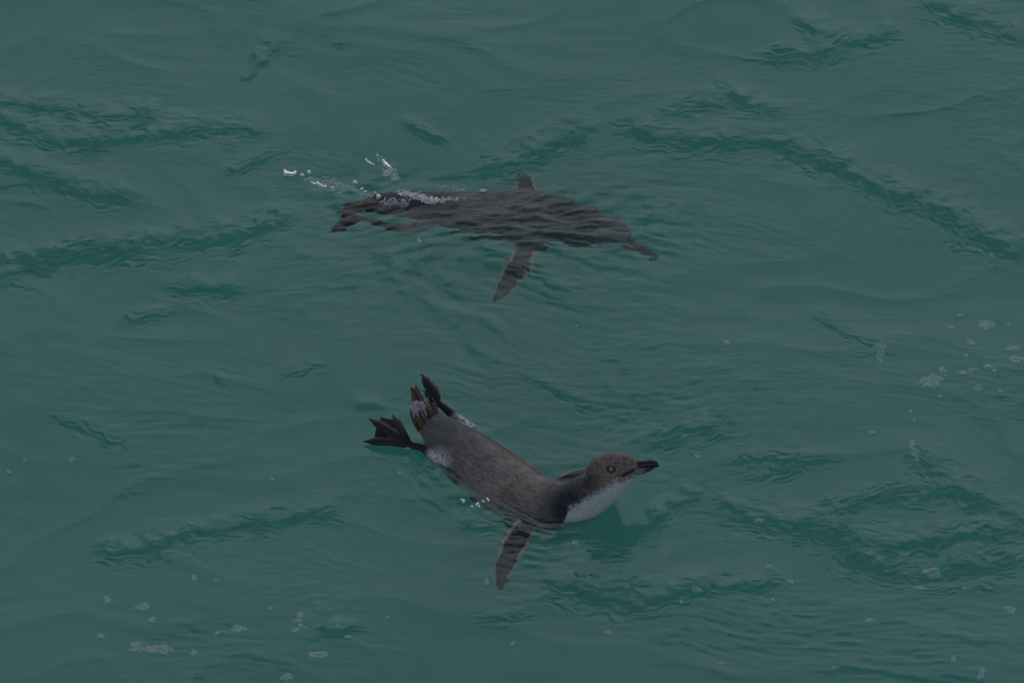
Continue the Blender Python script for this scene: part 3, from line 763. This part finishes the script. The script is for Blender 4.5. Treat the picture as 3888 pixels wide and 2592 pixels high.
def drop_material():
    """aerated splash water: froth white inside, silvery where light is totally reflected"""
    m, n, l, o = new_mat('water_drop')
    g = n.new('ShaderNodeBsdfGlass'); g.inputs['IOR'].default_value = 1.333; g.inputs['Roughness'].default_value = 0.05
    d = n.new('ShaderNodeBsdfDiffuse'); d.inputs['Color'].default_value = (.86, .87, .88, 1)
    gl = n.new('ShaderNodeBsdfGlossy'); gl.inputs['Color'].default_value = (.95, .95, .96, 1); gl.inputs['Roughness'].default_value = 0.18
    m1 = n.new('ShaderNodeMixShader'); m1.inputs[0].default_value = 0.72; l.new(d.outputs[0], m1.inputs[1]); l.new(gl.outputs[0], m1.inputs[2])
    tc = n.new('ShaderNodeTexCoord'); nz = n.new('ShaderNodeTexNoise'); nz.inputs['Scale'].default_value = 260; nz.inputs['Detail'].default_value = 2; l.new(tc.outputs['Object'], nz.inputs['Vector'])
    mr = n.new('ShaderNodeMapRange'); mr.inputs['From Min'].default_value = .28; mr.inputs['From Max'].default_value = .42; l.new(nz.outputs['Fac'], mr.inputs['Value'])
    m2 = n.new('ShaderNodeMixShader'); l.new(mr.outputs[0], m2.inputs[0]); l.new(g.outputs[0], m2.inputs[1]); l.new(m1.outputs[0], m2.inputs[2])
    l.new(m2.outputs[0], o.inputs['Surface']); return m
M_DROP = drop_material()

def foam_patch(blobs, label, group='foam patches floating on the water', size=0.0030, dens=1.0, lift=0.0006, name='foam_patch', top=None, veil=1.0):
    """one froth sheet: bubbles of uneven size crowded together, thin between them"""
    cs = [(P(b[0], b[1])[:2], 1.15 * b[2] / PXM, 1.15 * b[3] / PXM / math.sin(TH), math.radians(b[4]) if len(b) > 4 else 0.0) for b in blobs]
    lo = np.min([c - max(rx, ry) - .004 for c, rx, ry, a in cs], 0); hi = np.max([c + max(rx, ry) + .004 for c, rx, ry, a in cs], 0)
    st = 0.0008
    X = np.arange(lo[0], hi[0], st); Y = np.arange(lo[1], hi[1], st)
    gx, gy = np.meshgrid(X, Y); x, y = gx.ravel(), gy.ravel()
    e = np.full(len(x), 9.0)
    for c, rx, ry, a in cs:
        dx, dy = x - c[0], y - c[1]
        u, v = dx * math.cos(a) + dy * math.sin(a), -dx * math.sin(a) + dy * math.cos(a)
        e = np.minimum(e, np.hypot(u / rx, v / ry))
    sd = rng.integers(0, 200)
    e = e + 0.45 * perlin(x * 140, y * 140, sd) + 0.30 * perlin(x * 330, y * 330, sd + 1)
    area = (hi - lo).prod(); nb = int(area / (size ** 2) * 1.3 * dens) + 4
    bx = rng.uniform(lo[0], hi[0], nb); by = rng.uniform(lo[1], hi[1], nb); br = size * rng.uniform(.35, .8, nb)
    big = rng.random(nb) < .05; br[big] *= 1.6
    h = np.zeros(len(x)); wall = np.full(len(x), 0.34)
    for i in range(nb):
        d = np.hypot(x - bx[i], y - by[i]); k = d < br[i]
        hh = np.sqrt(np.clip(br[i] ** 2 - d ** 2, 0, None)) * .8
        better = k & (hh > h)
        h[better] = hh[better]; wall[better] = 0.42 + 0.45 * (d[better] / br[i]) ** 2.5
    ins = e < 1.0
    idx = ins.reshape(gx.shape)
    fo = np.clip((1.0 - e) / .35, 0, 1)
    top = top or wheight
    z = np.array([top(a, b) for a, b in zip(x, y)]) + lift + h * fo
    ids = np.arange(len(x)).reshape(gx.shape)
    q = idx[:-1, :-1] & idx[:-1, 1:] & idx[1:, 1:] & idx[1:, :-1]
    F = np.stack([ids[:-1, :-1], ids[:-1, 1:], ids[1:, 1:], ids[1:, :-1]], -1)[q]
    if len(F) < 3: return None
    # keep the largest connected piece only
    used = np.unique(F); lab = {}
    par = np.arange(len(x))
    def find(a):
        while par[a] != a: par[a] = par[par[a]]; a = par[a]
        return a
    for f in F:
        r0 = find(f[0])
        for k in f[1:]: par[find(k)] = r0
    roots = np.array([find(k) for k in F[:, 0]]); rr, cn = np.unique(roots, return_counts=True)
    F = F[roots == rr[cn.argmax()]]
    used, inv = np.unique(F, return_inverse=True); F = inv.reshape(-1, 4)
    V = np.stack([x[used], y[used], z[used]], 1)
    c = V.mean(0)
    ob = mesh_obj(name, V, F, M_FROTH if name == 'froth' else M_FOAM, None, c); ob.location = c
    la = ob.data.attributes.new('wall', 'FLOAT', 'POINT'); la.data.foreach_set('value', (veil * wall[used] * fo[used]).astype(np.float32))
    ob['label'] = label; ob['category'] = 'foam'; ob['group'] = group
    return ob

MID = 'oval patch of white foam bubbles lying flat on the rippled water'
TINY = 'tiny fleck of white foam bubbles on the rippled water'
NAMED = [
    ([(520, 2463, 28, 17), (575, 2473, 32, 14), (622, 2474, 27, 18)], 'long bean-shaped raft of white foam bubbles, the longest foam patch'),
    ([(1087, 2358, 11, 12), (1105, 2342, 14, 6), (1140, 2345, 13, 12), (1130, 2370, 18, 10), (1142, 2388, 11, 11), (1155, 2396, 10, 4)], 'hook-shaped foam patch curling round one large bubble'),
    ([(1195, 2497, 22, 12), (1222, 2494, 24, 13)], 'thick foam patch with a scalloped lower edge just below the hook-shaped foam'),
    ([(3535, 1451, 44, 23, 25)], 'largest solid foam patch, a slanting bright oval among scattered foam'),
    ([(3343, 1321, 22, 14), (3345, 1340, 16, 14), (3341, 1362, 14, 17)], 'boot-shaped pale foam patch at the edge of the scattered foam'),
    ([(3657, 1419, 16, 9, 25), (3690, 1410, 20, 9), (3726, 1425, 16, 8, -30)], 'boomerang-shaped foam streak bending downward at both ends'),
    ([(3744, 1232, 30, 20, -20)], 'bright wedge-shaped foam patch beside a dark ripple'),
    ([(3540, 2182, 36, 16)], 'lens-shaped foam patch resting in a dark rippled trough'),
    ([(3463, 1695, 12, 20), (3472, 1730, 11, 18, 20), (3482, 1752, 8, 9)], 'narrow upright foam streak on the back of a wave'),
    ([(3749, 1397, 18, 8), (3772, 1411, 11, 8, -40)], 'small comma-shaped foam patch beside the boomerang-shaped streak'),
]
for bl, lb in NAMED: foam_patch(bl, lb)
for c in [(3843, 1326, 25, 12), (3856, 1371, 30, 15), (3683, 1303, 18, 11, -25), (3578, 1410, 15, 13), (3711, 1478, 20, 10, -15), (406, 2283, 15, 13), (539, 2310, 28, 14, 25), (579, 2360, 15, 9, 20),
          (381, 2424, 18, 10), (738, 2487, 15, 10), (906, 2398, 26, 14), (1123, 2404, 15, 9), (1090, 2580, 22, 12, 30), (3833, 2317, 20, 16, 40), (3725, 2566, 13, 22, -20), (3299, 2359, 16, 9)]:
    foam_patch([c], MID)
for c in [(3610, 1242, 15, 8, -25), (3647, 1197, 17, 7), (3796, 1490, 11, 6), (3828, 1230, 10, 6), (3667, 1357, 7, 10), (3569, 1510, 8, 7), (2759, 1303, 13, 9), (3312, 1644, 15, 7), (3459, 1566, 8, 8), (2643, 1733, 15, 7), (2605, 1655, 13, 6, 25),
          (1322, 2428, 14, 6, 20), (1281, 2393, 11, 5), (1028, 2320, 9, 6), (823, 2215, 10, 7), (738, 2202, 11, 10), (826, 2416, 9, 7), (3489, 2234, 20, 6), (3668, 2238, 18, 5), (3621, 2511, 10, 12), (3165, 2535, 9, 7), (2920, 2150, 10, 8, 40), (3001, 2207, 14, 8, 30),
          (2883, 1974, 19, 7), (2645, 2244, 19, 7, -20), (2312, 2401, 15, 8), (2735, 2519, 16, 6), (1946, 2445, 11, 8), (2184, 2058, 15, 10), (1848, 2215, 10, 12), (2585, 2284, 8, 10), (270, 1745, 14, 10), (35, 1790, 12, 6), (95, 1750, 9, 6), (1035, 1825, 9, 6), (1518, 1800, 9, 7), (1205, 2300, 7, 5), (3590, 1430, 8, 6), (3470, 1600, 7, 6), (1470, 2350, 7, 6), (2190, 1240, 6, 6), (2935, 2275, 9, 7)]:
    foam_patch([c], TINY)

_ico = bmesh.new(); bmesh.ops.create_icosphere(_ico, subdivisions=2, radius=1.0)
ICO_V = np.array([tuple(v.co) for v in _ico.verts]); ICO_F = [tuple(v.index for v in f.verts) for f in _ico.faces]; _ico.free()
def blob(c, rx, ry, rz, a=0.0, rough=0.25):
    sd = rng.integers(0, 200)
    k = 1 + rough * perlin(ICO_V[:, 0] * 1.3 + 5, ICO_V[:, 1] * 1.3 + ICO_V[:, 2] * 1.7, sd)
    v = ICO_V * k[:, None] * np.array([rx, ry, rz])
    ca, sa = math.cos(a), math.sin(a)
    return np.stack([v[:, 0] * ca - v[:, 1] * sa, v[:, 0] * sa + v[:, 1] * ca, v[:, 2]], 1) + c

def drop(px, py, rpx, sx=1.0, sy=1.0, ang=0.0, label='', group='', h=0.006):
    c = P(px, py, h); c = P(px, py); c = P(px, py, wheight(c[0], c[1]) + rpx / PXM * .30)
    r = rpx / PXM
    V = blob(c, r * sx, r * sy * 1.2, r * .75, math.radians(ang), .5)
    ob = mesh_obj('water_drop', V, ICO_F, M_DROP, None, c); ob.location = c
    ob['label'] = label; ob['category'] = 'water drop'; ob['group'] = group
g1, g2 = 'drops thrown up behind the diving penguin', 'drops beside the floating penguin'
def lobe(path, rad, label):
    """a ragged tongue of flung water: small swellings along a curve grown into one skin"""
    path = chaikin(path, 2); parts = []
    n_ = len(path)
    for i, (a, b) in enumerate(path):
        r = rad * (0.45 + .55 * math.sin(math.pi * (i + .5) / n_)) * rng.uniform(.7, 1.2) / PXM
        c = P(a, b); c = P(a + rng.normal(0, rad * .15), b + rng.normal(0, rad * .15), wheight(c[0], c[1]) + r * .3)
        parts.append((ICO_V * np.array([r * 1.15, r * 1.25, r * .8]) + c, ICO_F))
    v, f, _ = remesh(*join(parts), .0011, 2)
    c = v.mean(0); ob = mesh_obj('water_drop', v, f, M_DROP, None, c); ob.location = c
    ob['label'] = label; ob['category'] = 'water drop'; ob['group'] = g1
lobe([(1082, 648), (1086, 658), (1100, 665), (1114, 663), (1122, 653)], 9.5, 'largest bright crescent of water at the end of the splash trail')
lobe([(1180, 690), (1190, 702), (1205, 696), (1215, 702), (1230, 709), (1240, 707)], 6, 'scalloped bright edge of water in the middle of the splash trail')
for q in [(1146, 666, 8, 1.5, .8, 15), (1172, 655, 9, 1.2, .9, 10), (1262, 713, 7), (1347, 693, 10), (1372, 719, 6), (1386, 729, 6), (1425, 733, 6), (1438, 748, 12, 1.0, .9)]:
    drop(*q, **dict(label='small bright water drop in the splash trail behind the diving penguin', group=g1))
lobe([(1455, 608), (1462, 622), (1472, 630), (1484, 642)], 9, 'long bright streak of water flicked up off the splash')
lobe([(1388, 602), (1398, 616), (1412, 623), (1422, 626)], 5, 'thin arc of water beside the bright flicked-up streak')
drop(1832, 725, 9, 1.8, .7, 5, 'bright bead of water along the back edge of the diving penguin', g1)
for q in [(1760, 1902, 8), (1792, 1922, 6), (1813, 1915, 9), (1835, 1903, 6), (1850, 1894, 7), (1856, 1899, 6), (1820, 1922, 5), (1753, 1896, 5)]:
    drop(*q, **dict(label='small glinting water drop beside the flank of the floating penguin', group=g2))

def spray(regions, label, cat='spray', parent_bvh=None):
    """many fine drops too small to count"""
    V, F, n = [], [], 0
    for (cx, cy, rx, ry, a, num, r0, r1) in regions:
        for _ in range(num):
            t = rng.uniform(0, 2 * math.pi); q = math.sqrt(rng.random())
            u, w = rx * q * math.cos(t), ry * q * math.sin(t); aa = math.radians(a)
            px, py = cx + u * math.cos(aa) - w * math.sin(aa), cy + u * math.sin(aa) + w * math.cos(aa)
            r = rng.uniform(r0, r1) / PXM
            c = P(px, py, 0); top = wheight(c[0], c[1])
            if parent_bvh is not None:
                d = ray(px, py); hit = parent_bvh.ray_cast(Vector(CAM), Vector(d))
                if hit[0] is not None and hit[0].z > top: top = hit[0].z
            c = P(px, py, top + r * .5)
            v = blob(c, r * rng.uniform(1.0, 2.2), r * rng.uniform(.6, 1.0), r * .8, rng.normal(0, .4))
            V.append(v); F += [tuple(i + n for i in f) for f in ICO_F]; n += len(v)
    V = np.concatenate(V); c = V.mean(0)
    ob = mesh_obj('spray', V, F, M_DROP, None, c); ob.location = c
    ob['kind'] = 'stuff'; ob['label'] = label; ob['category'] = cat
    return ob
def topB(x, y):
    h = wheight(x, y); hit = bvhB.ray_cast(Vector((x, y, .2)), Vector((0, 0, -1)))
    return max(h, hit[0].z if hit[0] is not None else -1)
gw = 'white water over the diving penguin'
foam_patch([(1545, 738, 34, 12, -10), (1590, 750, 40, 12, -15), (1635, 764, 30, 10, -10)], 'broad sheet of white froth over the rump of the diving penguin', gw, .0022, 1.5, .0008, 'froth', topB)
foam_patch([(1690, 757, 40, 6, 5)], 'thin ragged line of froth along the back of the diving penguin', gw, .002, 1.4, .0008, 'froth', topB, .8)
foam_patch([(1480, 770, 34, 10, 0), (1530, 775, 26, 8, 0)], 'dim froth low on the rump of the diving penguin', gw, .002, 1.2, .0008, 'froth', topB, .6)
foam_patch([(1185, 680, 34, 12, -10), (1225, 692, 40, 18, -10), (1280, 708, 44, 18, -20)], 'pale misty water trailing from the largest bright crescent', gw, .003, 1.0, .0006, 'froth', None, .55)
foam_patch([(1330, 705, 30, 10, -30), (1365, 722, 20, 9, -20)], 'faint froth between the bright drops of the splash trail', gw, .003, 1.0, .0006, 'froth', None, .55)
foam_patch([(1475, 650, 20, 14, -40), (1500, 668, 16, 12, 0)], 'smoky tuft of froth below the long bright streak of water', gw, .002, 1.2, .0006, 'froth', None, .7)
foam_patch([(1592, 912, 7, 12, 15), (1603, 938, 6, 10, 10)], 'short trail of tiny bubbles under the diving penguin', gw, .002, 1.3, .0006, 'froth', None, .9)
spray([(1580, 745, 75, 18, 12, 130, 1.2, 3.6), (1640, 760, 60, 12, 8, 70, 1.2, 3.4), (1700, 755, 70, 8, 0, 50, 1, 3), (1500, 765, 60, 16, 0, 60, 1, 3)], 'white spray of fine drops over the rump of the diving penguin', 'spray', bvhB)
spray([(1250, 700, 70, 24, 20, 50, 1, 2.6), (1400, 735, 50, 14, 25, 40, 1, 3), (1480, 655, 34, 24, 45, 70, 1, 3), (1440, 600, 30, 10, 60, 25, 1, 2.4), (1710, 718, 60, 10, 5, 40, 1, 3)], 'misty spray scattered on the water behind the diving penguin')
